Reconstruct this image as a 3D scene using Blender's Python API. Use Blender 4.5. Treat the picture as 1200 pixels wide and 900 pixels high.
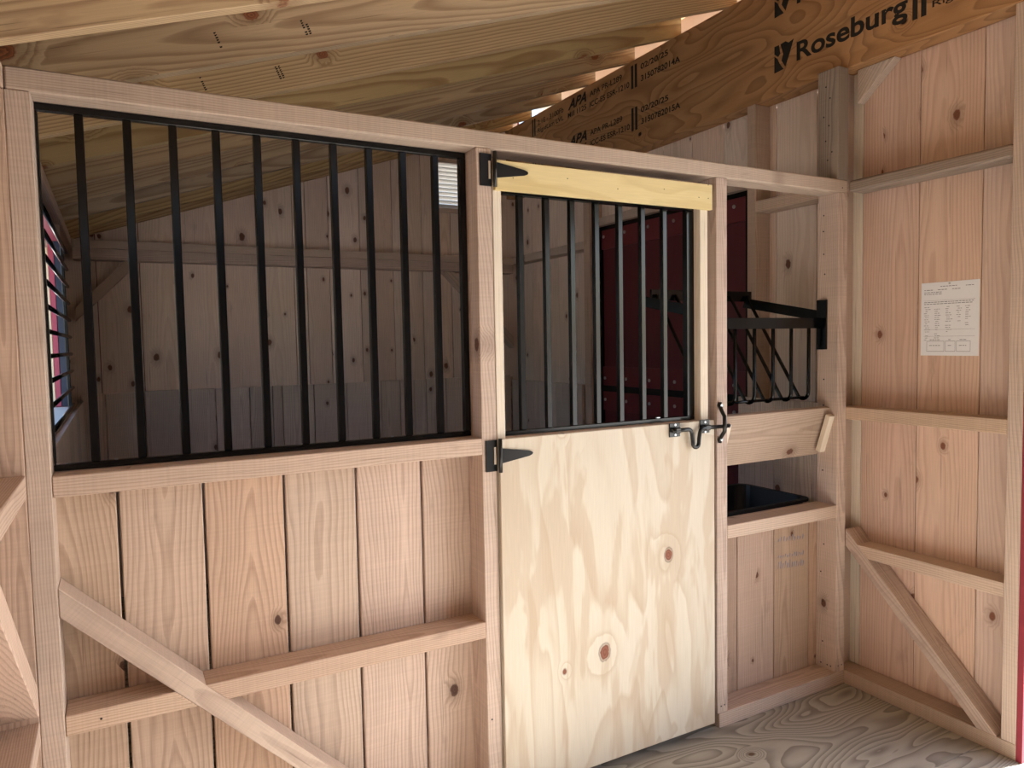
import bpy, bmesh, math, random
from mathutils import Vector, Matrix
random.seed(7)
S = bpy.context.scene
COL = S.collection
for o in list(bpy.data.objects): bpy.data.objects.remove(o)

# ------------------------------------------------------------------ camera
def cam_setup():
    yaw, pitch, roll = [math.radians(a) for a in (28.5779, -3.301, -1.0652)]
    fwd = Vector((math.sin(yaw)*math.cos(pitch), math.cos(yaw)*math.cos(pitch), math.sin(pitch)))
    right = Vector((math.cos(yaw), -math.sin(yaw), 0)); up = right.cross(fwd)
    r2 = math.cos(roll)*right + math.sin(roll)*up; u2 = -math.sin(roll)*right + math.cos(roll)*up
    c = bpy.data.cameras.new('camera'); c.sensor_width = 36; c.sensor_fit = 'HORIZONTAL'
    c.lens = 850.124/1200*36; c.clip_start = .02
    o = bpy.data.objects.new('camera', c); COL.objects.link(o)
    m = Matrix((r2, u2, -fwd)).transposed().to_4x4(); m.translation = (0, -2, 1.4913)
    o.matrix_world = m; S.camera = o
cam_setup()

# ------------------------------------------------------------------ sky, sun, exposure
S.view_settings.view_transform = 'Standard'; S.view_settings.look = 'None'
S.view_settings.gamma = 1; S.view_settings.use_curve_mapping = False
S.view_settings.exposure = 1.62
SUN_EL, SUN_DIR = math.radians(40), math.radians(14)      # the sun stands to the right and shines in along -x, a little +y
w = bpy.data.worlds.new('sky'); S.world = w; w.use_nodes = True
nt = w.node_tree; bg = nt.nodes['Background']
sk = nt.nodes.new('ShaderNodeTexSky'); sk.sky_type = 'NISHITA'; sk.sun_disc = False
sk.sun_elevation = SUN_EL; sk.sun_rotation = math.radians(90) + SUN_DIR; sk.air_density = 1.0; sk.dust_density = 2.0
nt.links.new(sk.outputs[0], bg.inputs[0]); bg.inputs[1].default_value = .21
sl = bpy.data.lights.new('sun', 'SUN'); sl.energy = 14.0; sl.angle = math.radians(.6); sl.color = (.97, .985, 1.0)
so = bpy.data.objects.new('sun', sl); COL.objects.link(so)
d = Vector((-math.cos(SUN_EL)*math.cos(SUN_DIR), math.cos(SUN_EL)*math.sin(SUN_DIR), -math.sin(SUN_EL)))
so.rotation_euler = d.to_track_quat('-Z', 'Y').to_euler(); so.location = (6, -3, 6)

# ------------------------------------------------------------------ material helpers
def lin(r, g, b):
    f = lambda c: (c/255/12.92 if c/255 <= .04045 else ((c/255+.055)/1.055)**2.4)
    return (f(r), f(g), f(b), 1)
class NB:
    def __init__(s, name):
        s.m = bpy.data.materials.new(name); s.m.use_nodes = True
        s.t = s.m.node_tree; s.b = s.t.nodes['Principled BSDF']
    def n(s, ty, **kw):
        x = s.t.nodes.new(ty)
        for k, v in kw.items(): setattr(x, k, v)
        return x
    def set(s, sock, v):
        if hasattr(v, 'is_linked'): s.t.links.new(v, sock)
        else: sock.default_value = v
    def ma(s, op, a, b=None, c=None, clamp=False):
        x = s.n('ShaderNodeMath', operation=op, use_clamp=clamp)
        for i, v in enumerate((a, b, c)):
            if v is not None: s.set(x.inputs[i], v)
        return x.outputs[0]
    def vm(s, op, a, b=None):
        x = s.n('ShaderNodeVectorMath', operation=op); s.set(x.inputs[0], a)
        if b is not None: s.set(x.inputs[1], b)
        return x.outputs[0]
    def sep(s, v):
        x = s.n('ShaderNodeSeparateXYZ'); s.set(x.inputs[0], v); return x.outputs
    def comb(s, a, b, c):
        x = s.n('ShaderNodeCombineXYZ')
        for i, v in enumerate((a, b, c)): s.set(x.inputs[i], v)
        return x.outputs[0]
    def noise(s, vec, scale=1., detail=2., rough=.5, dist=0.):
        x = s.n('ShaderNodeTexNoise'); s.set(x.inputs['Vector'], vec); x.inputs['Scale'].default_value = scale
        x.inputs['Detail'].default_value = detail; x.inputs['Roughness'].default_value = rough
        x.inputs['Distortion'].default_value = dist
        return x.outputs[0]
    def mix(s, f, a, b, blend='MIX'):
        x = s.n('ShaderNodeMix', data_type='RGBA', blend_type=blend); s.set(x.inputs[0], f)
        s.set(x.inputs[6], a); s.set(x.inputs[7], b); return x.outputs[2]
    def ramp(s, f, pts):
        x = s.n('ShaderNodeValToRGB'); s.set(x.inputs[0], f); e = x.color_ramp.elements
        while len(e) < len(pts): e.new(.5)
        for el, (p, c) in zip(e, pts): el.position = p; el.color = c if len(c) == 4 else (*c, 1)
        return x.outputs[0]
    def rg(s, v, a, b, lo=0., hi=1.):
        x = s.n('ShaderNodeMapRange'); x.clamp = True; x.interpolation_type = 'SMOOTHSTEP'
        for i, q in enumerate((v, a, b, lo, hi)): s.set(x.inputs[i], q)
        return x.outputs[0]
    def bump(s, h, strength, dist):
        x = s.n('ShaderNodeBump'); x.inputs['Strength'].default_value = strength; x.inputs['Distance'].default_value = dist
        s.set(x.inputs['Height'], h); s.t.links.new(x.outputs[0], s.b.inputs['Normal'])

def wood(name, light, dark, ring=.007, contrast=.7, knots=.35, var=.12, saw=.05, rough=.72, knotcol=(70, 42, 32), pith=.09, hue=.006, krad=.011, warp=.02, sat=.9):
    """solid sawn wood; grain runs along the local Z of the piece"""
    q = NB(name)
    P = q.n('ShaderNodeTexCoord').outputs['Object']
    R = q.n('ShaderNodeObjectInfo').outputs['Random']
    wn = q.n('ShaderNodeTexWhiteNoise', noise_dimensions='1D'); q.set(wn.inputs['W'], q.ma('MULTIPLY', R, 913.7))
    r1, r2, r3 = q.sep(wn.outputs['Color'])
    P2 = q.vm('ADD', P, q.vm('MULTIPLY', wn.outputs['Color'], (31., 17., 43.)))
    x, y, z = q.sep(P); x2, y2, z2 = q.sep(P2)
    # knots
    kx, kz = 7.0, 2.6
    V = q.comb(q.ma('MULTIPLY', x2, kx), 0., q.ma('MULTIPLY', z2, kz))
    vo = q.n('ShaderNodeTexVoronoi', feature='F1'); q.set(vo.inputs['Vector'], V); vo.inputs['Scale'].default_value = 1.
    dx, _, dz = q.sep(q.vm('SUBTRACT', V, vo.outputs['Position']))
    k1, k2, k3 = q.sep(vo.outputs['Color'])
    dx = q.ma('DIVIDE', dx, kx); dz = q.ma('DIVIDE', dz, kz*1.5)
    dd = q.ma('SQRT', q.ma('ADD', q.ma('MULTIPLY', dx, dx), q.ma('MULTIPLY', dz, dz)))
    ex = q.ma('LESS_THAN', k1, knots)
    kr = q.ma('MULTIPLY_ADD', k2, krad, krad*.35)
    kd = q.ma('DIVIDE', dd, kr)
    kw = q.noise(P2, 60., 2.)
    kd = q.ma('ADD', kd, q.ma('MULTIPLY', q.ma('SUBTRACT', kw, .5), .7))
    kmask = q.ma('MULTIPLY', ex, q.rg(kd, .75, 1.15, 1., 0.))
    khalo = q.ma('MULTIPLY', ex, q.rg(kd, 1., 3.2, 1., 0.))
    # rings around an off-centre pith, bent by noise and by the knots
    n1 = q.noise(q.vm('MULTIPLY', P2, (5., 5., 1.3)), 1., 2., .5)
    n2 = q.noise(q.vm('MULTIPLY', P2, (28., 28., 3.5)), 1., 2., .5)
    cx = q.ma('MULTIPLY', q.ma('SUBTRACT', r1, .5), .16); cy = q.ma('MULTIPLY_ADD', r2, pith, .012)
    ax = q.ma('SUBTRACT', x, cx); ay = q.ma('ADD', y, cy)
    rr = q.ma('SQRT', q.ma('ADD', q.ma('MULTIPLY', ax, ax), q.ma('MULTIPLY', ay, ay)))
    rr = q.ma('ADD', rr, q.ma('MULTIPLY', q.ma('SUBTRACT', n1, .5), warp*2.4))
    rr = q.ma('ADD', rr, q.ma('MULTIPLY', q.ma('SUBTRACT', n2, .5), warp*.22))
    rr = q.ma('ADD', rr, q.ma('MULTIPLY', z, q.ma('MULTIPLY', q.ma('SUBTRACT', r3, .5), .05)))
    rr = q.ma('ADD', rr, q.ma('MULTIPLY', khalo, .018))
    s = q.ma('FRACT', q.ma('DIVIDE', rr, ring))
    g = q.ramp(s, [(0, (.1, .1, .1)), (.45, (.28, .28, .28)), (.8, (1, 1, 1)), (.95, (.7, .7, .7)), (1, (.1, .1, .1))])
    fib = q.noise(q.vm('MULTIPLY', P2, (420., 420., 9.)), 1., 2., .6)
    blot = q.noise(q.vm('MULTIPLY', P2, (6., 6., 2.)), 1., 3., .6)
    col = q.mix(q.ma('MULTIPLY', g, contrast), lin(*light), lin(*dark))
    v = q.ma('MULTIPLY_ADD', q.ma('SUBTRACT', fib, .5), .34, 1.)
    v = q.ma('ADD', v, q.ma('MULTIPLY', q.ma('SUBTRACT', blot, .5), .34))
    sm = q.noise(q.vm('MULTIPLY', P2, (3., 3., 170.)), 1., 1., .5)
    v = q.ma('ADD', v, q.ma('MULTIPLY', q.ma('SUBTRACT', sm, .5), saw*4))
    hs = q.n('ShaderNodeHueSaturation'); q.set(hs.inputs['Color'], col)
    q.set(hs.inputs['Hue'], q.ma('MULTIPLY_ADD', q.ma('SUBTRACT', r2, .5), hue*2, .5))
    q.set(hs.inputs['Saturation'], q.ma('MULTIPLY_ADD', q.ma('SUBTRACT', r3, .5), .28, sat))
    q.set(hs.inputs['Value'], q.ma('MULTIPLY', v, q.ma('MULTIPLY_ADD', q.ma('SUBTRACT', r1, .5), var*2, 1.)))
    col = hs.outputs[0]
    ck = q.noise(q.vm('MULTIPLY', P2, (150., 150., 2.2)), 1., 2., .6)
    col = q.mix(q.ma('MULTIPLY', q.rg(ck, .66, .74), .45), col, lin(*[c*.62 for c in dark]))
    sp = q.noise(q.vm('MULTIPLY', P2, (9., 9., 3.)), 1., 4., .7)
    col = q.mix(q.ma('MULTIPLY', q.rg(sp, .60, .74), .3), col, lin(*[c*.78 for c in dark]))
    kc = q.mix(q.ramp(q.ma('FRACT', q.ma('MULTIPLY', kd, 2.6)), [(0, (0, 0, 0)), (1, (1, 1, 1))]), lin(*knotcol), lin(*[min(255, c*1.55) for c in knotcol]))
    col = q.mix(q.ma('MULTIPLY', khalo, .35), col, lin(*[(a+b)/2.2 for a, b in zip(dark, knotcol)]))
    col = q.mix(q.ma('MULTIPLY', kmask, .92), col, kc)
    q.t.links.new(col, q.b.inputs['Base Color'])
    q.b.inputs['Roughness'].default_value = rough
    q.b.inputs['Specular IOR Level'].default_value = .25
    h = q.ma('ADD', q.ma('MULTIPLY', fib, .5), q.ma('ADD', q.ma('MULTIPLY', sm, saw*8), q.ma('MULTIPLY', g, -.25)))
    q.bump(h, .35, .0012)
    return q.m

def veneer(name, light, mid, dark, scale=1., lines=7., contrast=.6, patch=.5, knots=.3, krad=.02, rough=.6, knotcol=(150, 95, 75), sharp=.35):
    """rotary-cut veneer: contour-like figure, patches and oval knots"""
    q = NB(name)
    P = q.n('ShaderNodeTexCoord').outputs['Object']
    R = q.n('ShaderNodeObjectInfo').outputs['Random']
    wn = q.n('ShaderNodeTexWhiteNoise', noise_dimensions='1D'); q.set(wn.inputs['W'], q.ma('MULTIPLY', R, 517.3))
    P2 = q.vm('ADD', P, q.vm('MULTIPLY', wn.outputs['Color'], (31., 17., 43.)))
    x2, y2, z2 = q.sep(P2)
    kx, kz = 4.2, 2.4
    V = q.comb(q.ma('MULTIPLY', x2, kx), 0., q.ma('MULTIPLY', z2, kz))
    vo = q.n('ShaderNodeTexVoronoi', feature='F1'); q.set(vo.inputs['Vector'], V); vo.inputs['Scale'].default_value = 1.
    dx, _, dz = q.sep(q.vm('SUBTRACT', V, vo.outputs['Position'])); k1, k2, k3 = q.sep(vo.outputs['Color'])
    dx = q.ma('DIVIDE', dx, kx); dz = q.ma('DIVIDE', dz, kz*1.35)
    dd = q.ma('SQRT', q.ma('ADD', q.ma('MULTIPLY', dx, dx), q.ma('MULTIPLY', dz, dz)))
    kr = q.ma('MULTIPLY_ADD', k2, krad*.8, krad*.35); kd = q.ma('DIVIDE', dd, kr)
    kd = q.ma('ADD', kd, q.ma('MULTIPLY', q.ma('SUBTRACT', q.noise(P2, 45., 2.), .5), .5))
    ex = q.ma('LESS_THAN', k1, knots)
    kmask = q.ma('MULTIPLY', ex, q.rg(kd, .8, 1.1, 1., 0.)); khalo = q.ma('MULTIPLY', ex, q.rg(kd, .9, 5., 1., 0.))
    n1 = q.noise(q.vm('MULTIPLY', P2, (3.4*scale, 3.4*scale, 1.0*scale)), 1., 2., .45, .35)
    n1 = q.ma('ADD', n1, q.ma('MULTIPLY', khalo, .16))
    n2 = q.noise(q.vm('MULTIPLY', P2, (40., 40., 7.)), 1., 2.)
    c = q.ma('ADD', q.ma('MULTIPLY', n1, lines), q.ma('MULTIPLY', n2, .16))
    s = q.ma('FRACT', c)
    g = q.ramp(s, [(0, (0, 0, 0)), (1-sharp, (.25, .25, .25)), (.93, (1, 1, 1)), (1, (0, 0, 0))])
    p = q.noise(q.vm('MULTIPLY', P2, (9., 9., 1.6)), 1., 3., .6, .6)
    pm = q.ma('MULTIPLY', q.rg(p, .5, .58), patch)
    fib = q.noise(q.vm('MULTIPLY', P2, (500., 500., 12.)), 1., 2., .6)
    col = q.mix(pm, lin(*light), lin(*mid))
    col = q.mix(q.ma('MULTIPLY', g, contrast), col, lin(*dark))
    hs = q.n('ShaderNodeHueSaturation'); q.set(hs.inputs['Color'], col)
    q.set(hs.inputs['Value'], q.ma('MULTIPLY_ADD', q.ma('SUBTRACT', fib, .5), .22, 1.))
    col = hs.outputs[0]
    kc = q.mix(q.ramp(q.ma('FRACT', q.ma('MULTIPLY', kd, 2.2)), [(0, (0, 0, 0)), (1, (1, 1, 1))]), lin(*knotcol), lin(*[c*.75 for c in knotcol]))
    rim = q.ma('MULTIPLY', ex, q.ma('MULTIPLY', q.rg(kd, .95, 1.1), q.rg(kd, 1.15, 1.35, 1., 0.)))
    col = q.mix(kmask, col, kc)
    col = q.mix(q.ma('MULTIPLY', rim, .5), col, lin(70, 45, 35))
    q.t.links.new(col, q.b.inputs['Base Color']); q.b.inputs['Roughness'].default_value = rough
    q.b.inputs['Specular IOR Level'].default_value = .25
    q.bump(q.ma('ADD', fib, q.ma('MULTIPLY', g, -.5)), .2, .0008)
    return q.m

def paint(name, rgb, rough=.5, nscale=60., amt=.12, bump=.1, metal=0., spec=.5, stretch=(1, 1, 1)):
    q = NB(name)
    P = q.n('ShaderNodeTexCoord').outputs['Object']
    n = q.noise(q.vm('MULTIPLY', P, stretch), nscale, 3., .6)
    c = lin(*rgb)
    lo = tuple(v*(1-amt) for v in c[:3])+(1,); hi = tuple(min(1, v*(1+amt)) for v in c[:3])+(1,)
    q.t.links.new(q.mix(n, lo, hi), q.b.inputs['Base Color'])
    q.b.inputs['Roughness'].default_value = rough; q.b.inputs['Metallic'].default_value = metal
    q.b.inputs['Specular IOR Level'].default_value = spec
    if bump: q.bump(n, bump, .001)
    return q.m

OAK = wood('rough_oak', (202, 177, 158), (156, 126, 110), ring=.0055, contrast=.55, knots=.12, var=.09, saw=.05, pith=.12, warp=.016)
OAKB = wood('oak_board', (206, 178, 158), (152, 120, 100), ring=.012, contrast=.55, knots=.16, var=.10, saw=.04, pith=.05, warp=.045, knotcol=(60, 40, 34))
PINE = wood('pine_board', (222, 192, 174), (192, 150, 130), ring=.010, contrast=.55, knots=.36, var=.07, saw=.012, pith=.10, knotcol=(92, 56, 42), krad=.012)
PINEB = wood('inner_pine_board', (236, 214, 198), (210, 180, 160), ring=.010, contrast=.5, knots=.4, var=.12, saw=.012, pith=.10, knotcol=(80, 48, 36), krad=.013)
KICK = wood('weathered_oak_board', (218, 198, 182), (170, 146, 130), ring=.008, contrast=.6, knots=.15, var=.13, saw=.04, pith=.06)
RAFT = wood('yellow_pine_rafter', (208, 180, 136), (150, 114, 78), ring=.0075, contrast=.75, knots=.2, var=.06, saw=.006, pith=.25, hue=.006, knotcol=(104, 62, 40), krad=.018, warp=.008, sat=.95)
OLD = wood('grey_weathered_post', (162, 144, 130), (110, 94, 84), ring=.007, contrast=.6, knots=.25, var=.05, saw=.03, pith=.05)
PLYD = veneer('door_plywood', (212, 203, 188), (188, 166, 142), (184, 162, 138), scale=1., lines=7., contrast=.5, patch=.5, knots=.5, krad=.02)
PLYY = veneer('yellow_plywood_strip', (228, 210, 160), (210, 186, 130), (200, 174, 118), lines=5., contrast=.35, patch=.4, knots=.0)
PLYF = veneer('floor_plywood', (176, 170, 158), (156, 149, 137), (100, 93, 84), scale=1.0, lines=26., contrast=.7, patch=.25, knots=.1, knotcol=(110, 85, 65), sharp=.6)
LVL = veneer('laminated_veneer_beam', (188, 146, 104), (174, 130, 88), (124, 86, 56), scale=.95, lines=20., contrast=.6, patch=.5, knots=.14, krad=.012, knotcol=(40, 22, 16), sharp=.5)
PALE = wood('pale_new_pine', (232, 220, 204), (212, 192, 168), ring=.008, contrast=.4, knots=0., var=.04, saw=.01)
DARKB = wood('darkened_board', (98, 82, 68), (70, 56, 46))  # for the unseen near wall, darkened so the bars reflect little light
FEEDB = wood('brown_feed_board', (190, 160, 138), (146, 114, 94), ring=.008, contrast=.55, knots=.2, saw=.03, pith=.06)
BLACK = paint('black_powder_coat', (7, 8, 11), rough=.2, amt=.1, bump=.05, spec=.4)
IRON = paint('black_iron', (18, 19, 21), rough=.28, amt=.2, bump=.06)
ZINC = paint('zinc_screw', (190, 192, 196), rough=.3, metal=.9, bump=0)
MAROON = paint('maroon_siding_paint', (92, 26, 36), rough=.55, nscale=12., amt=.25, bump=.5, stretch=(8, 8, .8))
RED = paint('red_exterior_paint', (140, 40, 56), rough=.5, nscale=30., amt=.2, bump=.2)
PINK = paint('red_casing_paint', (176, 72, 92), rough=.5, amt=.1)
NAVY = paint('dark_blue_sash', (34, 44, 66), rough=.3, amt=.15)
CREAM = paint('cream_strip_paint', (246, 226, 190), rough=.6, amt=.04)
WHITE = paint('white_paint', (226, 222, 214), rough=.6, amt=.04)
TUB = paint('black_rubber_tub', (14, 15, 20), rough=.45, amt=.3, bump=.2)
INK = paint('black_stamp_ink', (26, 22, 18), rough=.8, nscale=220., amt=.6, bump=0)
PINK_INK = paint('grey_print', (120, 124, 140), rough=.8, amt=.2, bump=0)
PAPER = paint('white_paper', (240, 243, 250), rough=.7, amt=.02, bump=0)
GROUND = paint('gravel_ground', (168, 164, 156), rough=.95, nscale=40., amt=.35, bump=.8)
VENT = paint('vent_slats', (222, 214, 202), rough=.5, amt=.06)
MAROOND = paint('maroon_trim_paint', (104, 30, 38), rough=.5, nscale=14., amt=.12, bump=.15)

# ------------------------------------------------------------------ geometry helpers
def props(o, label=None, cat=None, group=None, kind=None):
    if label: o['label'] = label
    if cat: o['category'] = cat
    if group: o['group'] = group
    if kind: o['kind'] = kind
    return o
def empty(name, loc=(0, 0, 0), **k):
    o = bpy.data.objects.new(name, None); o.empty_display_size = .1; o.location = loc; COL.objects.link(o); return props(o, **k)
MW = {}
def link(name, me, mat, parent, mw):
    o = bpy.data.objects.new(name, me); COL.objects.link(o)
    if mat: me.materials.append(mat)
    if parent:
        o.parent = parent; o.matrix_local = MW.get(parent, Matrix.Translation(parent.location)).inverted() @ mw
    else: o.matrix_local = mw
    MW[o] = mw
    return o
def frame(width_dir, length_dir, loc):
    ez = Vector(length_dir).normalized(); ex = Vector(width_dir).normalized(); ey = ez.cross(ex).normalized()
    m = Matrix((ex, ey, ez)).transposed().to_4x4(); m.translation = loc
    return m
AX = {'x': Vector((1, 0, 0)), 'y': Vector((0, 1, 0)), 'z': Vector((0, 0, 1))}
def bev(bm, b, seg=1):
    if b: bmesh.ops.bevel(bm, geom=bm.edges[:], offset=b, segments=seg, affect='EDGES', profile=.5)
def box(name, parent, mat, axis, x0, x1, y0, y1, z0, z1, b=.002, wob=0.):
    """axis-aligned piece whose grain runs along the given axis"""
    dm = {'x': abs(x1-x0), 'y': abs(y1-y0), 'z': abs(z1-z0)}
    o2 = sorted([a for a in 'xyz' if a != axis], key=lambda a: -dm[a])
    mw = frame(AX[o2[0]], AX[axis], ((x0+x1)/2, (y0+y1)/2, (z0+z1)/2))
    bm = bmesh.new(); bmesh.ops.create_cube(bm, size=1)
    bmesh.ops.scale(bm, vec=(dm[o2[0]], dm[o2[1]], dm[axis]), verts=bm.verts)
    bev(bm, min(b, min(dm.values())*.3))
    me = bpy.data.meshes.new(name); bm.to_mesh(me); bm.free()
    return link(name, me, mat, parent, mw)
def prism(name, parent, mat, pts, ext, wdir, ldir, b=.002):
    """pts: world polygon, extruded by vector ext; grain along ldir"""
    c = sum((Vector(p) for p in pts), Vector())/len(pts)+Vector(ext)/2
    mw = frame(wdir, ldir, c); inv = mw.inverted()
    bm = bmesh.new()
    a = [bm.verts.new(inv @ Vector(p)) for p in pts]; d = [bm.verts.new(inv @ (Vector(p)+Vector(ext))) for p in pts]
    n = len(pts)
    bm.faces.new(a); bm.faces.new(d[::-1])
    for i in range(n): bm.faces.new((a[i], d[i], d[(i+1) % n], a[(i+1) % n]))
    bmesh.ops.recalc_face_normals(bm, faces=bm.faces)
    bev(bm, b)
    me = bpy.data.meshes.new(name); bm.to_mesh(me); bm.free()
    return link(name, me, mat, parent, mw)
def tube(name, parent, mat, pts, r, seg=10, smooth=True):
    pts = [Vector(p) for p in pts]; bm = bmesh.new(); rings = []
    for i, p in enumerate(pts):
        t = (pts[min(i+1, len(pts)-1)]-pts[max(i-1, 0)]).normalized()
        u = t.orthogonal().normalized() if i == 0 else (pu - t*pu.dot(t)).normalized()
        pu = u; v = t.cross(u)
        rings.append([bm.verts.new(p+r*(math.cos(a)*u+math.sin(a)*v)) for a in [2*math.pi*k/seg for k in range(seg)]])
    for A, B in zip(rings, rings[1:]):
        for k in range(seg): bm.faces.new((A[k], A[(k+1) % seg], B[(k+1) % seg], B[k]))
    bm.faces.new(rings[0][::-1]); bm.faces.new(rings[-1])
    bmesh.ops.recalc_face_normals(bm, faces=bm.faces)
    for f in bm.faces: f.smooth = smooth and len(f.verts) == 4
    c = sum(pts, Vector())/len(pts); bmesh.ops.translate(bm, vec=-c, verts=bm.verts)
    me = bpy.data.meshes.new(name); bm.to_mesh(me); bm.free()
    return link(name, me, mat, parent, Matrix.Translation(c))
def disc(name, parent, mat, c, n, r, h, seg=14):
    n = Vector(n).normalized(); return tube(name, parent, mat, [Vector(c), Vector(c)+n*h], r, seg)
def dup(o, parent, mw):
    c = o.copy(); COL.objects.link(c); c.parent = parent
    c.matrix_local = (MW.get(parent, Matrix.Translation(parent.location)).inverted() if parent else Matrix()) @ mw
    MW[c] = mw; return c
def text_mesh(name, parent, body, mat, p, height, width, xdir, ydir, bold=0., shear=0., lift=.0006):
    """flat lettering: lower-left corner at p, fitted to width x height"""
    cu = bpy.data.curves.new(name, 'FONT'); cu.body = body; cu.shear = shear; cu.offset = bold; cu.size = 1
    t = bpy.data.objects.new(name, cu); COL.objects.link(t)
    dg = bpy.context.evaluated_depsgraph_get(); me = bpy.data.meshes.new_from_object(t.evaluated_get(dg))
    bpy.data.objects.remove(t)
    xs = [v.co.x for v in me.vertices]; ys = [v.co.y for v in me.vertices]
    x0, x1 = min(xs), max(xs); y0 = min(ys); y1 = max(ys)
    for v in me.vertices: v.co = ((v.co.x-x0)/(x1-x0)*width, (v.co.y-y0)/(y1-y0)*height, 0)
    me.materials.clear(); me.name = name
    ex, ey = Vector(xdir), Vector(ydir); ez = ex.cross(ey)
    m = Matrix((ex, ey, ez)).transposed().to_4x4(); m.translation = Vector(p)+ez*lift
    return link(name, me, mat, parent, m)

XR = 2.69          # front of the framing on the right wall
XL = -.195         # front of the framing on the left wall
YB = 2.87          # front of the framing on the back wall
zr = lambda x: 2.2+x/3   # underside of the rafters

# ------------------------------------------------------------------ ground and floor
gm = bpy.data.meshes.new('ground'); gm.from_pydata([(-40, -40, 0), (40, -40, 0), (40, 40, 0), (-40, 40, 0)], [], [(0, 1, 2, 3)])
props(link('ground', gm, GROUND, None, Matrix.Translation((0, 0, -.22))), kind='structure', label='pale gravel ground outside the shed')
fl = empty('floor', (1.2, 0, 0), kind='structure', label='plywood floor of the shed')
for i, (xa, xb) in enumerate(((-.30, .90), (.902, 2.86))):
    for ya, yb in ((-3.0, -.562), (-.56, 1.878), (1.88, 2.99)):
        box('plywood_sheet', fl, PLYF, 'x', xa, xb, ya, yb, -.02, 0, b=.001)
box('floor_joist_rim', fl, OAK, 'y', 2.80, 2.86, -3.0, 2.99, -.2, -.022)

# ------------------------------------------------------------------ partition wall
wp = empty('wall_partition', (1.2, .05, 0), kind='structure', label='framed stall partition of rough oak posts, rails and boards')
B = lambda n, ax, *a, m=OAK, **k: box(n, wp, m, ax, *a, **k)
B('plate', 'x', -.144, .979, 0, .1, 0, .058)
B('post', 'z', XL, -.145, 0, .1, 0, 2.081)
B('post', 'z', .98, 1.031, 0, .1, .0, 2.081)
B('plate', 'x', 1.966, 2.69, 0, .1, 0, .058)
B('post', 'z', 1.956, 2.01, 0, .1, .058, 2.081)
B('post', 'z', 2.634, XR, 0, .1, .058, 2.081)
B('top_rail', 'x', XL+.002, XR, 0, .1, 2.081, 2.134, b=.004)
B('sill_rail', 'x', -.144, .98, 0, .1, 1.145, 1.196)
# diagonal brace and the girts cut around it
up = lambda x: .930-(x+.145)*1.0
lo = lambda x: .858-(x+.145)*1.0
prism('brace', wp, OAK, [(-.1445, 0, .930), (-.1445, 0, .858), (.655, 0, .058), (.727, 0, .058)], (0, .095, 0), (1, 0, 1), (1, 0, -1))
prism('girt', wp, OAK, [(-.144, 0, .566), (-.144, 0, .617), (.096, 0, .617), (.147, 0, .566)], (0, .095, 0), (0, 1, 0), (1, 0, 0))
prism('girt', wp, OAK, [(.219, 0, .566), (.168, 0, .617), (.98, 0, .617), (.98, 0, .566)], (0, .095, 0), (0, 1, 0), (1, 0, 0))
sx = [-.19, -.012, .191, .402, .610, .817, 1.03]
for i in range(6):
    g = .0035
    box('board', wp, OAKB, 'z', sx[i]+g, sx[i+1]-g, .1, .124, .002, 1.14, b=.0025)
fx = [1.96, 2.163, 2.374, 2.587, 2.69]
for i in range(4):
    box('board', wp, FEEDB, 'z', fx[i]+.002, fx[i+1]-.002, .1, .124, .002, .728, b=.002)
B('feed_sill', 'x', 2.0105, 2.6335, 0, .1, .729, .781)

# slanted feed board with cleats
def slanted(name, parent, mat, x0, x1, yt, zt, yb, zb, th, ldir):
    dv = Vector((0, yb-yt, zb-zt)).normalized(); nn = Vector((0, -dv.z, dv.y))
    if nn.y < 0: nn = -nn
    pts = [(x0, yt, zt), (x1, yt, zt), (x1, yb, zb), (x0, yb, zb)]
    return prism(name, parent, mat, pts, nn*th, dv if ldir.x else (1, 0, 0), ldir, b=.0015)
fb = empty('feed_board', (2.322, .07, 1.09), label='slanted oak board across the feed opening under the hay rack', cat='board')
slanted('board', fb, FEEDB, 2.0115, 2.6325, .036, 1.191, .100, .985, .022, Vector((1, 0, 0)))
slanted('cleat', fb, PALE, 2.6005, 2.6335, .011, 1.158, .060, 1.0, .022, Vector((0, .3, -1)))
slanted('cleat', fb, PALE, 2.0105, 2.045, .011, 1.162, .060, 1.004, .022, Vector((0, .3, -1)))

# ------------------------------------------------------------------ right wall
wr = empty('wall_right', (2.75, 0, 0), kind='structure', label='right wall of vertical pine boards on rough oak framing')
B = lambda n, ax, *a, m=OAK, **k: box(n, wr, m, ax, *a, **k)
B('plate', 'y', XR, 2.79, -.678, .1, 0, .058)
B('post', 'z', 2.628, XR, 0.0, .1, 2.1345, 2.588, m=OLD)
B('stud', 'z', XR+.001, 2.79, .046, .1, .058, 2.588)
B('post', 'z', XR, 2.79, -.678, -.629, .058, 2.588)
B('girt', 'y', XR-.003, 2.79, -.6285, -.004, 2.084, 2.131, m=OLD, b=.008)
B('girt', 'y', XR, 2.79, -.6285, 0.045, 1.141, 1.193)
prism('brace', wr, OAK, [(XR, -.0005, .674), (XR, -.0005, .602), (XR, -.545, .058), (XR, -.615, .058)], (.095, 0, 0), (0, -1, 1), (0, -1, -1))
prism('girt', wr, OAK, [(XR, -.056, .619), (XR, -.107, .568), (XR, -.6285, .568), (XR, -.6285, .619)], (.095, 0, 0), (1, 0, 0), (0, 1, 0))
prism('knee_brace', wr, KICK, [(2.745, -.0, 2.452), (2.745, -.165, 2.588), (2.745, -.0, 2.588)], (.044, 0, 0), (0, 1, .8), (0, -.8, 1))
# boards of the aisle side
ry = [.1, .002, -.243, -.481, -.70]
for i in range(4):
    box('board', wr, PINE if i else PALE, 'z', 2.79, 2.812, ry[i+1]+.0015, ry[i]-.0015, -.1, 2.59, b=.0012)
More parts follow.
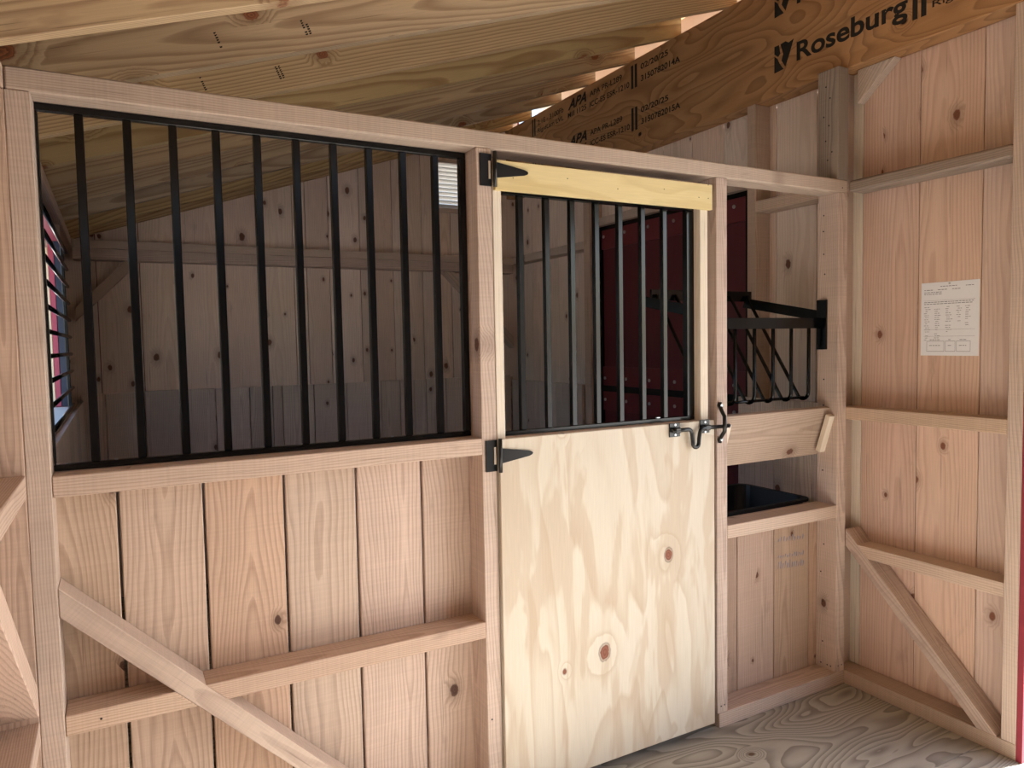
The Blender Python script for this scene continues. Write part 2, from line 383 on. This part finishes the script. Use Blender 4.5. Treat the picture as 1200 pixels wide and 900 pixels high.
# stall side framing
B('stud', 'z', XR, 2.789, .497, .547, .0, 2.588)
B('stud', 'z', XR, 2.789, 1.865, 1.935, .0, 2.588)
B('girt', 'y', XR, 2.789, .1005, .4965, 2.084, 2.136)
B('girt', 'y', XR, 2.789, 1.9355, 2.965, 2.084, 2.136)
B('door_header', 'y', XR+.03, 2.789, .5475, 1.8645, 2.215, 2.265)
sy = [2.989, 2.77, 2.52, 2.27, 2.075, 1.90, 1.72, 1.50, 1.27, 1.03, .80, .547, .46, .232, .1]
for i in range(len(sy)-1):
    lowz = 2.22 if (sy[i] <= 1.901 and sy[i+1] >= .546) else -.1
    box('board', wr, PINEB, 'z', 2.79, 2.812, sy[i+1]+.002, sy[i]-.002, lowz, 2.59, b=.0012)
for a, b_ in ((2.893, 2.66), (2.66, 2.49), (2.49, 2.26), (2.26, 2.06), (2.06, 1.94)):
    box('kickboard', wr, KICK, 'z', XR-.024, XR-.001, b_+.001, a-.001, 0.002, 1.205, b=.0015)
for a, b_ in ((.583, .362), (.362, .150), (.150, .101)):
    box('kickboard', wr, KICK, 'z', XR-.024, XR-.001, b_+.001, a-.001, 0.002, 1.205, b=.0015)
# beyond the doorway behind the photographer
B('post', 'z', XR, 2.79, -2.60, -2.55, .0, 2.588)
for i in range(2):
    box('board', wr, PINE, 'z', 2.79, 2.812, -3.0+.23*i, -2.772+.23*i, -.1, 2.59, b=.0012)
for i in range(8):  # unseen boards added over the doorway to cut the sky light
    box('board', wr, PINE, 'z', 2.79, 2.812, -2.54+.23*i, min(-2.312+.23*i, -.702), 2.25, 2.59, b=.0012)
B('light_block_filler', 'y', 2.80, 2.812, -3.0, 2.989, 2.592, 3.06, m=PINE)  # unseen filler behind the beam, added to block light

jt = box('trim_1', None, RED, 'z', XR, 2.84, -.699, -.679, .0, 2.588, b=.001)
props(jt, kind='structure', label='red painted doorway trim on the end of the right wall')

# header beam with its printing
hb = empty('header_beam', (2.74, 0, 2.59), label='long laminated wooden header beam with black stamped printing over the right wall', cat='beam')
hbody = box('beam', hb, LVL, 'y', XR, 2.788, -3.0, 2.985, 2.589, 3.10, b=.003)
XD, ZD = (0, -1, 0), (0, 0, 1)
def bt(body, y, z, h, wd, **k): return text_mesh('stamped_text', hb, body, INK, (XR, y, z), h, wd, XD, ZD, **k)
def flat(name, parent, mat, polys, p, xdir, ydir, lift=.0006):
    me = bpy.data.meshes.new(name); vs = []; fs = []
    for pl in polys:
        fs.append(tuple(range(len(vs), len(vs)+len(pl)))); vs += [(a, c, 0) for a, c in pl]
    me.from_pydata(vs, [], fs)
    ex, ey = Vector(xdir), Vector(ydir); ez = ex.cross(ey)
    m = Matrix((ex, ey, ez)).transposed().to_4x4(); m.translation = Vector(p)+ez*lift
    return link(name, me, mat, parent, m)
def bars(y, z, h, wd): return flat('stamped_bars', hb, INK, [[(0, 0), (wd*.38, 0), (wd*.38, h), (0, h)], [(wd*.62, 0), (wd, 0), (wd, h), (wd*.62, h)]], (XR, y, z), XD, ZD)
for dz, num in ((0, '3150782014A'), (-.24, '3150782015A')):
    bt('02/20/25', 1.34, 3.024+dz, .032, .234, bold=.024)
    bt(num, 1.338, 2.957+dz, .034, .327, bold=.026)
    bars(1.427, 2.94+dz, .131, .055)
    bt('APA PR-L289', 1.845, 3.022+dz, .034, .332, bold=.02)
    bt('ICC-ES ESR-1210', 1.846, 2.958+dz, .034, .402, bold=.02)
    bt('APA', 2.096, 3.008+dz, .064, .214, bold=.035, shear=.35)
    bt('Mill 1125', 2.098, 2.959+dz, .034, .214, bold=.02)
    bt('2.1E - 3100Fb', 2.486, 3.017+dz, .034, .337, bold=.015)
    bt('RigidLam LVL', 2.487, 2.955+dz, .040, .337, bold=.015)
    bars(2.565, 2.956+dz, .12, .048)
    # logo: a square cut by a branching light stroke
    L = [[(0, 0), (.052, .004), (.03, .035), (.018, .06), (0, .075)],
         [(0, .085), (.022, .066), (.034, .078), (.026, .118), (0, .118)],
         [(.034, .118), (.05, .07), (.04, .045), (.062, .01), (.085, .06), (.108, .118), (.08, .11), (.062, .122)]]
    flat('stamped_logo', hb, INK, L, (XR, .384, 2.69+dz*-1.02), XD, ZD)
    bt('Roseburg', .261, 2.679-dz*1.02, .106, .511, bold=.024)
    bars(-.269, 2.672-dz*1.02, .125, .054)
    bt('RigidLam', -.345, 2.682-dz*1.02, .032, .23, bold=.01)

# ------------------------------------------------------------------ back wall of the stall
wb = empty('wall_back', (1.2, 2.92, 0), kind='structure', label='back wall of the stall in knotty boards above weathered kickboards')
bs = [-.31, -.08, .150, .379, .638, .833, 1.067, 1.151, 1.306, 1.522, 1.605, 1.760, 1.874, 1.983, 2.11, 2.212, 2.44, 2.62, 2.80]
for i in range(len(bs)-1):
    xa, xb = bs[i]+.0022, bs[i+1]-.0022
    zt = lambda x: zr(x)+.18
    segs = [(-.1, None)] if xb < 2.11 or xa > 2.44 else [(-.1, 2.483), (2.809, None)]
    for za, zb in segs:
        prism('board', wb, PINEB, [(xa, 2.97, za), (xb, 2.97, za), (xb, 2.97, zb or zt(xb)), (xa, 2.97, zb or zt(xa))], (0, .022, 0), (1, 0, 0), (0, 0, 1), b=.0012)
box('girt', wb, OAK, 'x', XL, XR-.001, YB, 2.969, 2.078, 2.128)
box('girt', wb, OAK, 'x', XL, XR-.001, YB+.01, 2.969, 2.014, 2.0775)
ks = [-.19, -.066, .142, .334, .382, .539, .744, .886, .950, 1.089, 1.155, 1.378, 1.56, 1.622, 1.763, 1.867, 1.961, 2.066, 2.116, 2.25, 2.45, 2.66]
for i in range(len(ks)-1):
    box('kickboard', wb, KICK, 'z', ks[i]+.0028, ks[i+1]-.0028, 2.897, 2.919, .002, 1.236+random.uniform(-.003, .003), b=.0015)
box('girt', wb, OAK, 'x', XL, XR-.001, 2.92, 2.969, 1.15, 1.225)
prism('brace', wb, OAK, [(.15, 2.89, 2.0135), (.07, 2.89, 2.0135), (XL, 2.89, 1.735), (XL, 2.89, 1.655)], (0, .08, 0), (1, 0, -1), (1, 0, 1))
prism('brace', wb, OAK, [(2.12, 2.89, 2.0135), (2.205, 2.89, 2.0135), (XR-.001, 2.89, 1.53), (XR-.001, 2.89, 1.445)], (0, .08, 0), (1, 0, 1), (1, 0, -1))

vt = empty('louver_vent', (2.26, 2.96, 2.48), label='white louvered gable vent high on the back wall', cat='vent')
box('vent_frame', vt, KICK, 'x', 2.09, 2.46, 2.953, 2.9695, 2.45, 2.482, b=.001)
box('vent_frame', vt, KICK, 'x', 2.09, 2.46, 2.953, 2.9695, 2.81, 2.83, b=.001)
for xa in (2.09, 2.44): box('vent_frame', vt, KICK, 'z', xa, xa+.02, 2.953, 2.9695, 2.482, 2.81, b=.001)
for i in range(11):
    z = 2.492+i*.0298
    prism('slat', vt, VENT, [(2.111, 2.985, z-.004), (2.111, 2.956, z+.016), (2.111, 2.958, z+.019), (2.111, 2.987, z-.001)], (.328, 0, 0), (0, 1, 1), (1, 0, 0), b=0)

# ------------------------------------------------------------------ left wall with the barred window
wl = empty('wall_left', (-.25, 0, 0), kind='structure', label='left wall of vertical boards on oak framing')
B = lambda n, ax, *a, m=OAK, **k: box(n, wl, m, ax, *a, **k)
ly = [-3.0+.235*i for i in range(16)]+[.62, .85, 1.08, 1.31, 1.54, 1.77, 2.04, 2.26, 2.48, 2.72, 2.99]
ly = sorted(set([round(v, 3) for v in ly if not (.53 < v < .61)]))
for a, b_ in zip(ly, ly[1:]):
    if a >= .615 and b_ <= 2.041:
        box('board', wl, PINEB, 'z', -.318, -.296, a+.001, b_-.001, -.1, 1.205, b=.0012)
        box('board', wl, PINEB, 'z', -.318, -.296, a+.001, b_-.001, 2.02, 2.10, b=.0012)
    else: box('board', wl, OAKB if a < 0 else PINEB, 'z', -.318, -.296, a+.001, b_-.001, -.1, 2.10, b=.0012)
B('stud', 'z', -.295, XL-.0005, .0, .1, 0, 2.081, m=OAKB)
B('top_plate', 'y', -.295, XL, -3.0, 2.969, 2.082, 2.132)
B('girt', 'y', -.295, XL, -1.6, -.0005, 1.152, 1.204)
B('girt', 'y', -.295, XL, -1.6, -.0005, .566, .617)
prism('brace', wl, OAK, [(XL, -.0005, .70), (XL, -.0005, .63), (XL, -.55, 1.07), (XL, -.55, 1.15)], (-.09, 0, 0), (0, 1, 1), (0, 1, -1))
B('stud', 'z', -.295, XL, -1.65, -1.6005, 0, 2.081)
B('stud', 'z', -.295, XL, .568, .618, 1.205, 2.081)
B('stud', 'z', -.295, XL-.012, 2.03, 2.08, .0, 2.081)
B('girt', 'y', -.295, XL, .1005, 2.0295, 1.152, 1.204)
for i in range(9):
    a = .1015+.305*i
    box('kickboard', wl, KICK, 'z', XL+.001, XL+.022, a, min(a+.302, 2.895), .002, 1.2, b=.0015)

w1 = empty('window_1', (XL, 1.26, 1.21), kind='structure', label='barred window opening in the left wall of the stall')
box('window_sill', w1, WHITE, 'y', -.34, XL-.001, .62, 2.028, 1.2055, 1.226, b=.002)
box('head_casing', w1, PINK, 'y', -.33, -.215, .62, 2.0, 2.0, 2.019, b=.001)
box('sash_stile', w1, NAVY, 'z', -.232, -.197, 2.0, 2.027, 1.227, 1.999, b=.002)
box('jamb_casing', w1, PINK, 'z', -.255, -.233, 2.0, 2.027, 1.227, 1.999, b=.002)
box('cream_strip', w1, CREAM, 'z', -.282, -.256, 2.0, 2.027, 1.227, 1.97, b=.002)  # plain cream strip at the far jamb
gw = empty('window_grille', (-.18, 1.26, 1.227), label='black steel rung grille over the window in the left stall wall', cat='grille')
for ya in (.635, 1.875): box('side_bar', gw, BLACK, 'z', -.200, -.186, ya-.01, ya+.012, 1.2265, 1.97, b=.002)
for i in range(10):
    z = 1.245+.0765*i
    tube('bar', gw, BLACK, [(-.178, .63, z), (-.178, 1.88, z)], .0075, 10)

# ------------------------------------------------------------------ ceiling: rafters and sheathing
ce = empty('ceiling', (1.2, 0, 2.6), kind='structure', label='sloping shed roof of bare pine rafters under board sheathing')
ld = Vector((1, 0, 1/3)); RD = .19
ny = -.100
ys = [ny+.3965*k for k in range(-6, 8)]
for y in ys+[2.965]:
    p = [(-.36, y-.040, zr(-.36)), (2.735, y-.040, zr(2.735)), (2.735, y-.040, zr(2.735)+RD), (-.36, y-.040, zr(-.36)+RD)]
    prism('rafter', ce, RAFT, p, (0, .040, 0), (0, 1, 0) if 0 else Vector((-1/3, 0, 1)), ld, b=.002)
for i in range(13):
    xa = -.42+.2775*i; xb = xa+.275
    p = [(xa, -3.2, zr(xa)+RD+.001), (xb, -3.2, zr(xb)+RD+.001), (xb, -3.2, zr(xb)+RD+.02), (xa, -3.2, zr(xa)+RD+.02)]
    prism('roof_board', ce, RAFT, p, (0, 6.3, 0), ld, (0, 1, 0), b=0)
box('eave_board', ce, PINEB, 'y', -.385, -.362, -3.2, 3.1, 1.98, 2.27, b=.002)
fa = box('trim_2', None, WHITE, 'y', 3.06, 3.085, -3.2, 3.1, 3.02, 3.40, b=.002)
props(fa, kind='structure', label='white fascia board beyond the rafter ends over the right wall')
for o in (empty('wall_near', (1.2, -3.0, 0), kind='structure', label='board wall behind the photographer'),):  # unseen wall, closed right across so floor bounce dominates the light
    for i in range(14):
        box('board', o, DARKB, 'z', -.3+.222*i, -.08+.222*i, -3.045, -3.02, -.1, zr(-.3+.222*i)+.05, b=.0012)

BLOCK = lambda par, *a: box('light_block_sheet', par, MAROOND, 'z', *a, b=0)  # unseen sheets added behind the boards to stop light leaking through gaps
BLOCK(wr, 2.813, 2.825, -.70, .60, -.1, 2.59); BLOCK(wr, 2.813, 2.825, 1.87, 3.0, -.1, 2.59); BLOCK(wr, 2.813, 2.825, .60, 1.87, 2.22, 2.59)
BLOCK(wl, -.331, -.319, -3.0, .615, -.1, 2.10); BLOCK(wl, -.331, -.319, 2.041, 3.0, -.1, 2.10); BLOCK(wl, -.331, -.319, .615, 2.041, -.1, 1.2)
for xa, xb, za, zb in ((-.33, 2.11, -.1, None), (2.44, 2.825, -.1, None), (2.11, 2.44, -.1, 2.483), (2.11, 2.44, 2.809, None)):  # same added light block behind the back wall
    prism('light_block_sheet', wb, MAROOND, [(xa, 2.993, za), (xb, 2.993, za), (xb, 2.993, zb or zr(xb)+.18), (xa, 2.993, zb or zr(xa)+.18)], (0, .012, 0), (1, 0, 0), (0, 0, 1), b=0)

# ------------------------------------------------------------------ grille panel of the partition
sg = empty('stall_grille', (.42, .085, 1.197), label='black steel grille of vertical bars in the partition left of the door', cat='grille')
GY = .072
box('frame_bar', sg, BLACK, 'x', -.1435, .9785, GY, GY+.02, 1.1975, 1.2135, b=.0015)
box('frame_bar', sg, BLACK, 'x', -.1435, .9785, GY, GY+.02, 2.062, 2.0795, b=.0015)
box('frame_bar', sg, BLACK, 'z', -.1435, -.1385, GY, GY+.02, 1.214, 2.0615, b=.0015)
box('frame_bar', sg, BLACK, 'z', .958, .9785, GY, GY+.02, 1.214, 2.0615, b=.0015)
first = None
for i in range(10):
    x = -.0545+.1036*i
    mw = Matrix.Translation((x, GY+.01, 1.6375))
    if first is None:
        first = box('bar', sg, BLACK, 'z', x-.0098, x+.0098, GY, GY+.0196, 1.2138, 2.0612, b=.002)
        FM = MW[first].copy()
    else:
        m = FM.copy(); m.translation.x = x; dup(first, sg, m)
for x in (-.01, .36, .72): box('screw', sg, ZINC, 'x', x-.004, x+.004, GY+.004, GY+.012, 1.2137, 1.2167, b=.0008)

# ------------------------------------------------------------------ stall door
d1 = empty('door_1', (1.48, 0, .03), kind='structure', label='stall door with a pale plywood lower panel and black bars above')
box('plywood_panel', d1, PLYD, 'z', 1.036, 1.932, -.012, .004, .036, 1.190, b=.001)
box('top_board', d1, PLYY, 'x', 1.038, 1.925, -.012, .004, 1.957, 2.047, b=.001)
box('stile', d1, PALE, 'z', 1.036, 1.066, .0045, .062, .04, 2.045)
box('stile', d1, PALE, 'z', 1.881, 1.918, .0045, .062, .04, 2.045)
box('door_rail', d1, OAK, 'x', 1.0665, 1.8805, .0045, .062, 1.145, 1.1915)
box('door_rail', d1, OAK, 'x', 1.0665, 1.8805, .0045, .062, 1.972, 2.045)
box('door_rail', d1, OAK, 'x', 1.0665, 1.8805, .0045, .062, .04, .12)
dgy = .036
dgr = box('grille_frame', d1, BLACK, 'x', 1.067, 1.880, dgy, dgy+.024, 1.192, 1.206, b=.001)
box('grille_frame', d1, BLACK, 'x', 1.067, 1.880, dgy, dgy+.024, 1.957, 1.9715, b=.001)
box('grille_frame', d1, BLACK, 'z', 1.067, 1.082, dgy, dgy+.024, 1.2065, 1.9565, b=.001)
box('grille_frame', d1, BLACK, 'z', 1.846, 1.880, dgy, dgy+.024, 1.2065, 1.9565, b=.001)
for i in range(7):
    x = 1.153+.0987*i
    box('bar', d1, BLACK, 'z', x-.0096, x+.0096, dgy+.002, dgy+.0215, 1.2063, 1.9567, b=.0016)
box('screw', d1, ZINC, 'x', 1.705, 1.722, dgy+.006, dgy+.014, 1.2061, 1.2105, b=.0008)
def hinge(zc):
    h = flat  # noqa
    root = box('hinge', d1, IRON, 'z', .9905, 1.0305, -.004, -.0002, zc-.049, zc+.049, b=.001)
    tube('hinge_barrel', root, IRON, [(1.0355, -.016, zc-.052), (1.0355, -.016, zc+.054)], .0062, 12)
    prism('strap', root, IRON, [(1.042, -.0165, zc+.023), (1.140, -.0165, zc+.008), (1.150, -.0165, zc+.004), (1.1535, -.0165, zc), (1.150, -.0165, zc-.005), (1.140, -.0165, zc-.009), (1.042, -.0165, zc-.024)], (0, .004, 0), (0, 0, 1), (1, 0, 0), b=.0008)
    box('hinge_slot', root, PALE, 'z', 1.0195, 1.0265, -.0046, -.0041, zc-.027, zc+.027, b=0)
hinge(2.016); hinge(1.139)
# slide bolt latch on the door
lt = box('latch', d1, IRON, 'x', 1.714, 1.763, -.017, -.0125, 1.143, 1.192, b=.001)
box('latch_plate', lt, IRON, 'x', 1.858, 1.904, -.017, -.0125, 1.146, 1.195, b=.001)
for xa, xb in ((1.727, 1.752), (1.868, 1.895)):
    box('bracket', lt, IRON, 'x', xa, xb, -.036, -.0175, 1.157, 1.177, b=.003)
    for sz in (1.150, 1.186): disc('screw', lt, ZINC, ((xa+xb)/2, -.0172, sz), (0, -1, 0), .0042, .0018, 10)
def arc(c, r, a0, a1, n, y):
    return [(c[0]+r*math.cos(math.radians(a0+(a1-a0)*k/n)), y, c[1]+r*math.sin(math.radians(a0+(a1-a0)*k/n))) for k in range(n+1)]
ry_ = -.029
path = [(1.716, ry_, 1.167), (1.785, ry_, 1.167)]+arc((1.79, 1.150), .017, 90, 10, 4, ry_)+[(1.812, ry_, 1.12)]+arc((1.826, 1.113), .0135, 190, 350, 6, ry_)+[(1.842, ry_, 1.135)]+arc((1.864, 1.148), .019, 170, 90, 4, ry_)+[(1.89, ry_, 1.167), (1.99, ry_, 1.166)]
tube('bolt_rod', lt, IRON, path, .0074, 10)
kp = empty('latch_keeper', (1.972, 0, 1.18), label='curved black iron keeper loop on the post right of the door latch', cat='latch')
kpts = [(1.966, -.0055, 1.254), (1.966, -.0065, 1.240), (1.967, -.014, 1.222), (1.961, -.034, 1.203), (1.952, -.044, 1.182), (1.951, -.045, 1.168), (1.957, -.038, 1.148), (1.966, -.016, 1.130), (1.966, -.0065, 1.116), (1.966, -.0055, 1.102)]
tube('loop', kp, IRON, kpts, .0074, 10)
for z in (1.242, 1.114):
    disc('foot', kp, IRON, (1.968, -.0002, z), (0, -1, 0), .0105, .003, 14); disc('screw', kp, ZINC, (1.968, -.0125, z), (0, -1, 0), .0055, .002, 12)

# ------------------------------------------------------------------ maroon exterior door of the stall
d2 = empty('door_2', (2.77, 1.2, 0), kind='structure', label='maroon split stall door with black steel edging in the right wall')
DX = 2.762
for za, zb in ((.03, 1.164), (1.203, 2.190)):
    box('door_leaf', d2, MAROON, 'z', DX+.012, 2.80, .62, 1.835, za, zb, b=.001)
    for k, (z0, z1) in enumerate(((za, za+.12), (zb-.12, zb))):
        box('trim_board', d2, MAROOND, 'y', DX, DX+.0115, .62, 1.835, z0, z1, b=.001)
    box('edge_strip', d2, BLACK, 'z', DX-.006, 2.80, 1.836, 1.863, za, zb, b=.001)
    box('edge_strip', d2, BLACK, 'z', DX-.006, 2.80, .5485, .619, za, zb, b=.001)
box('astragal', d2, BLACK, 'y', DX-.004, 2.80, .5485, 1.863, 1.1645, 1.2025, b=.001)
box('astragal', d2, BLACK, 'y', DX-.004, 2.80, .5485, 1.863, 2.1905, 2.2145, b=.001)
for z in (2.150, 1.250, 1.112, .12):
    for y in (1.812, 1.594, 1.372, 1.15, .92, .70):
        bo = disc('bolt', d2, ZINC, (DX-.0003, y, z), (-1, 0, 0), .010, .004, 12)

# ------------------------------------------------------------------ hay rack
hr = empty('hay_rack', (2.32, .12, 1.2), label='black steel hay rack with curved rods hung in the feed opening', cat='hay rack')
box('bracket', hr, BLACK, 'z', 2.624, 2.6335, .050, .0985, 1.436, 1.645, b=.001)
box('bracket', hr, BLACK, 'z', 2.0105, 2.0195, .050, .0985, 1.436, 1.645, b=.001)
box('front_rail', hr, BLACK, 'x', 2.02, 2.6235, .082, .094, 1.526, 1.570, b=.001)
for x in (2.029, 2.615):
    prism('side_rail', hr, BLACK, [(x-.005, .0945, 1.524), (x-.005, .0945, 1.568), (x-.005, .452, 1.705), (x-.005, .452, 1.661)], (.010, 0, 0), (0, 0, 1), (0, 1, .4), b=.001)
box('back_rail', hr, BLACK, 'x', 2.024, 2.620, .4525, .464, 1.659, 1.706, b=.001)
for i in range(6):
    x = 2.045+.1068*i
    y0 = .1
    pts = [(x, y0, 1.56), (x, y0, 1.262)]
    for k in range(1, 9):
        a = math.radians(180+k*155/8)
        pts.append((x, y0+.030+.030*math.cos(a), 1.258+.032*math.sin(a)))
    pts += [(x, .4455, 1.682)]
    tube('rod', hr, BLACK, pts, .0076, 10)
tube('bottom_rod', hr, BLACK, [(2.03, .130, 1.232), (2.585, .130, 1.232)], .0062, 10)

# ------------------------------------------------------------------ feed tub behind the sill
tb = empty('feed_tub', (2.33, .33, .55), label='black rubber feed tub behind the sill of the feed opening', cat='feed tub')
def tubmesh():
    bm = bmesh.new()
    def ringv(x0, x1, y0, y1, z, r=.05, n=5):
        out = []
        for cx, cy, a0 in ((x1-r, y1-r, 0), (x0+r, y1-r, 90), (x0+r, y0+r, 180), (x1-r, y0+r, 270)):
            for k in range(n): a = math.radians(a0+90*k/(n-1)); out.append(bm.verts.new((cx+r*math.cos(a), cy+r*math.sin(a), z)))
        return out
    lv = [ringv(2.09, 2.58, .17, .48, .56), ringv(2.045, 2.635, .142, .528, .775), ringv(2.03, 2.65, .127, .545, .777), ringv(2.03, 2.65, .127, .545, .787), ringv(2.05, 2.63, .148, .523, .787), ringv(2.10, 2.57, .18, .47, .575)]
    for A, Bq in zip(lv, lv[1:]):
        n = len(A)
        for k in range(n): bm.faces.new((A[k], A[(k+1) % n], Bq[(k+1) % n], Bq[k]))
    bm.faces.new(lv[0][::-1]); bm.faces.new(lv[-1])
    bmesh.ops.recalc_face_normals(bm, faces=bm.faces)
    bmesh.ops.translate(bm, vec=(-2.33, -.33, -.56), verts=bm.verts)
    me = bpy.data.meshes.new('tub'); bm.to_mesh(me); bm.free(); return me
link('tub', tubmesh(), TUB, tb, Matrix.Translation((2.33, .33, .56)))
box('support_cleat', tb, OAK, 'x', 2.02, 2.65, .2, .25, .508, .559)
box('support_cleat', tb, OAK, 'x', 2.02, 2.65, .40, .45, .508, .559)

# ------------------------------------------------------------------ nails and mill marks
nm = disc('nail', wp, IRON, (2.6339, .065, .174), (-1, 0, 0), .0032, .0012, 8)
for y, z in ((.073, .077), (.041, .078), (.024, .078), (.062, .601), (.076, .478), (.067, 1.309), (.068, 1.199), (.072, 1.997), (.073, 1.931), (.071, 1.836), (.065, 1.752), (.07, .92), (.066, .35)):
    dup(nm, wp, Matrix.Translation((2.6333, y, z)))
nf = disc('nail', wp, IRON, (2.65, -.0002, .085), (0, -1, 0), .003, .0008, 8)
for x, z in ((2.672, .085), (1.975, .085), (1.992, .087), (-.07, .592), (.995, .30), (2.655, 2.10)):
    dup(nf, wp, Matrix.Translation((x, -.0006, z)))
na = disc('nail', wr, IRON, (2.6278, .05, 2.22), (-1, 0, 0), .0035, .001, 8)
for y, z in ((.03, 2.25), (.06, 2.30), (.045, 2.36), (.07, 2.40), (.04, 2.47), (.06, 2.52)):
    dup(na, wr, Matrix.Translation((2.6272, y, z)))
for y, z in ((1.10, .02), (1.3, .03), (1.5, .02), (1.7, .03), (1.86, .02), (1.905, .02), (1.905, .05)):
    disc('staple', d1, IRON, (y, -.0121, 1.965+z*1.6), (0, -1, 0), .002, .0006, 6)
rk = random.Random(11)
def stamp(y, x, z, w_, h_, n):
    ps = []
    for c in range(n):
        for r in range(7):
            if rk.random() < .85:
                a = c*w_/n; b0 = r*h_/7; ps.append([(a, b0), (a+w_/n*.7*rk.uniform(.4, 1), b0), (a+w_/n*.7, b0+h_/7*.65), (a, b0+h_/7*.65)])
    flat('grade_stamp', ce, INK, ps, (x, y, z), (.92, 0, .39), (-.39, 0, .92), .0008)
for k, x, z, w_, n in ((1, .30, 2.345, .012, 1), (1, .545, 2.425, .024, 2), (2, .30, 2.348, .012, 1), (2, .545, 2.422, .024, 2)):
    stamp(ny+.3965*k-.040, x, z, w_, .046, n)
ps = []
for r, (z, h, n) in enumerate(((.635, .022, 10), (.565, .016, 12), (.520, .034, 12))):
    for c in range(n):
        x = 2.395+c*.165/n; hh = h*rk.uniform(.5, 1.1); ps.append([(x, z-.012*c/n), (x+.007*rk.uniform(.4, 1), z-.012*c/n+.004), (x+.009, z-.012*c/n+hh), (x+.003, z+hh*.9)])
flat('mill_mark', wp, PINK_INK, ps, (0, .1, 0), (1, 0, 0), (0, 0, 1), .0008)

# ------------------------------------------------------------------ paper notice
pn = empty('paper_notice', (2.788, -.367, 1.41), label='white printed sheet of paper tacked to the right wall', cat='paper')
box('sheet', pn, PAPER, 'z', 2.7884, 2.7894, -.477, -.257, 1.409, 1.691, b=0)
polys = []
rn = random.Random(3)
def dash(x0, x1, z, h=.0022):
    x = x0
    while x < x1-.004:
        l = rn.uniform(.005, .013); polys.append([(x, z), (min(x+l, x1), z), (min(x+l, x1), z+h), (x, z+h)]); x += l+.0025
dash(.075, .14, .264); dash(.17, .205, .262); dash(.012, .05, .252); dash(.065, .1, .252); dash(.12, .15, .252)
for z in (.243, .236, .205, .198): dash(.012, .08 if z > .23 else .20, z)
for i, z in enumerate([.186-.0079*k for k in range(17)]):
    for xa, ln, a, b_ in ((.012, .026, 0, 17), (.052, .028, 0, 16), (.094, .030, 0, 13), (.136, .022, 0, 10), (.168, .024, 0, 10)):
        if a <= i < b_ and rn.random() > .12: dash(xa+rn.uniform(0, .006), xa+ln*rn.uniform(.5, 1), z, .0016)
for xa, xb in ((.024, .092), (.096, .134), (.138, .19)):
    for a, c, e, f in ((xa, .016, xb, .0172), (xa, .055, xb, .0562), (xa, .016, xa+.001, .056), (xb-.001, .016, xb, .056)): polys.append([(a, c), (e, c), (e, f), (a, f)])
    dash(xa+.01, xb-.015, .038, .002); dash(xa+.012, xb-.015, .060, .002)
for z in (.212, .1, .074): polys.append([(.012, z), (.205, z), (.205, z+.0006), (.012, z+.0006)])
flat('printed_lines', pn, PINK_INK, polys, (2.7884, -.257, 1.409), XD, ZD, .0003)
disc('tack', pn, ZINC, (2.7884, -.367, 1.684), (-1, 0, 0), .004, .002, 10)
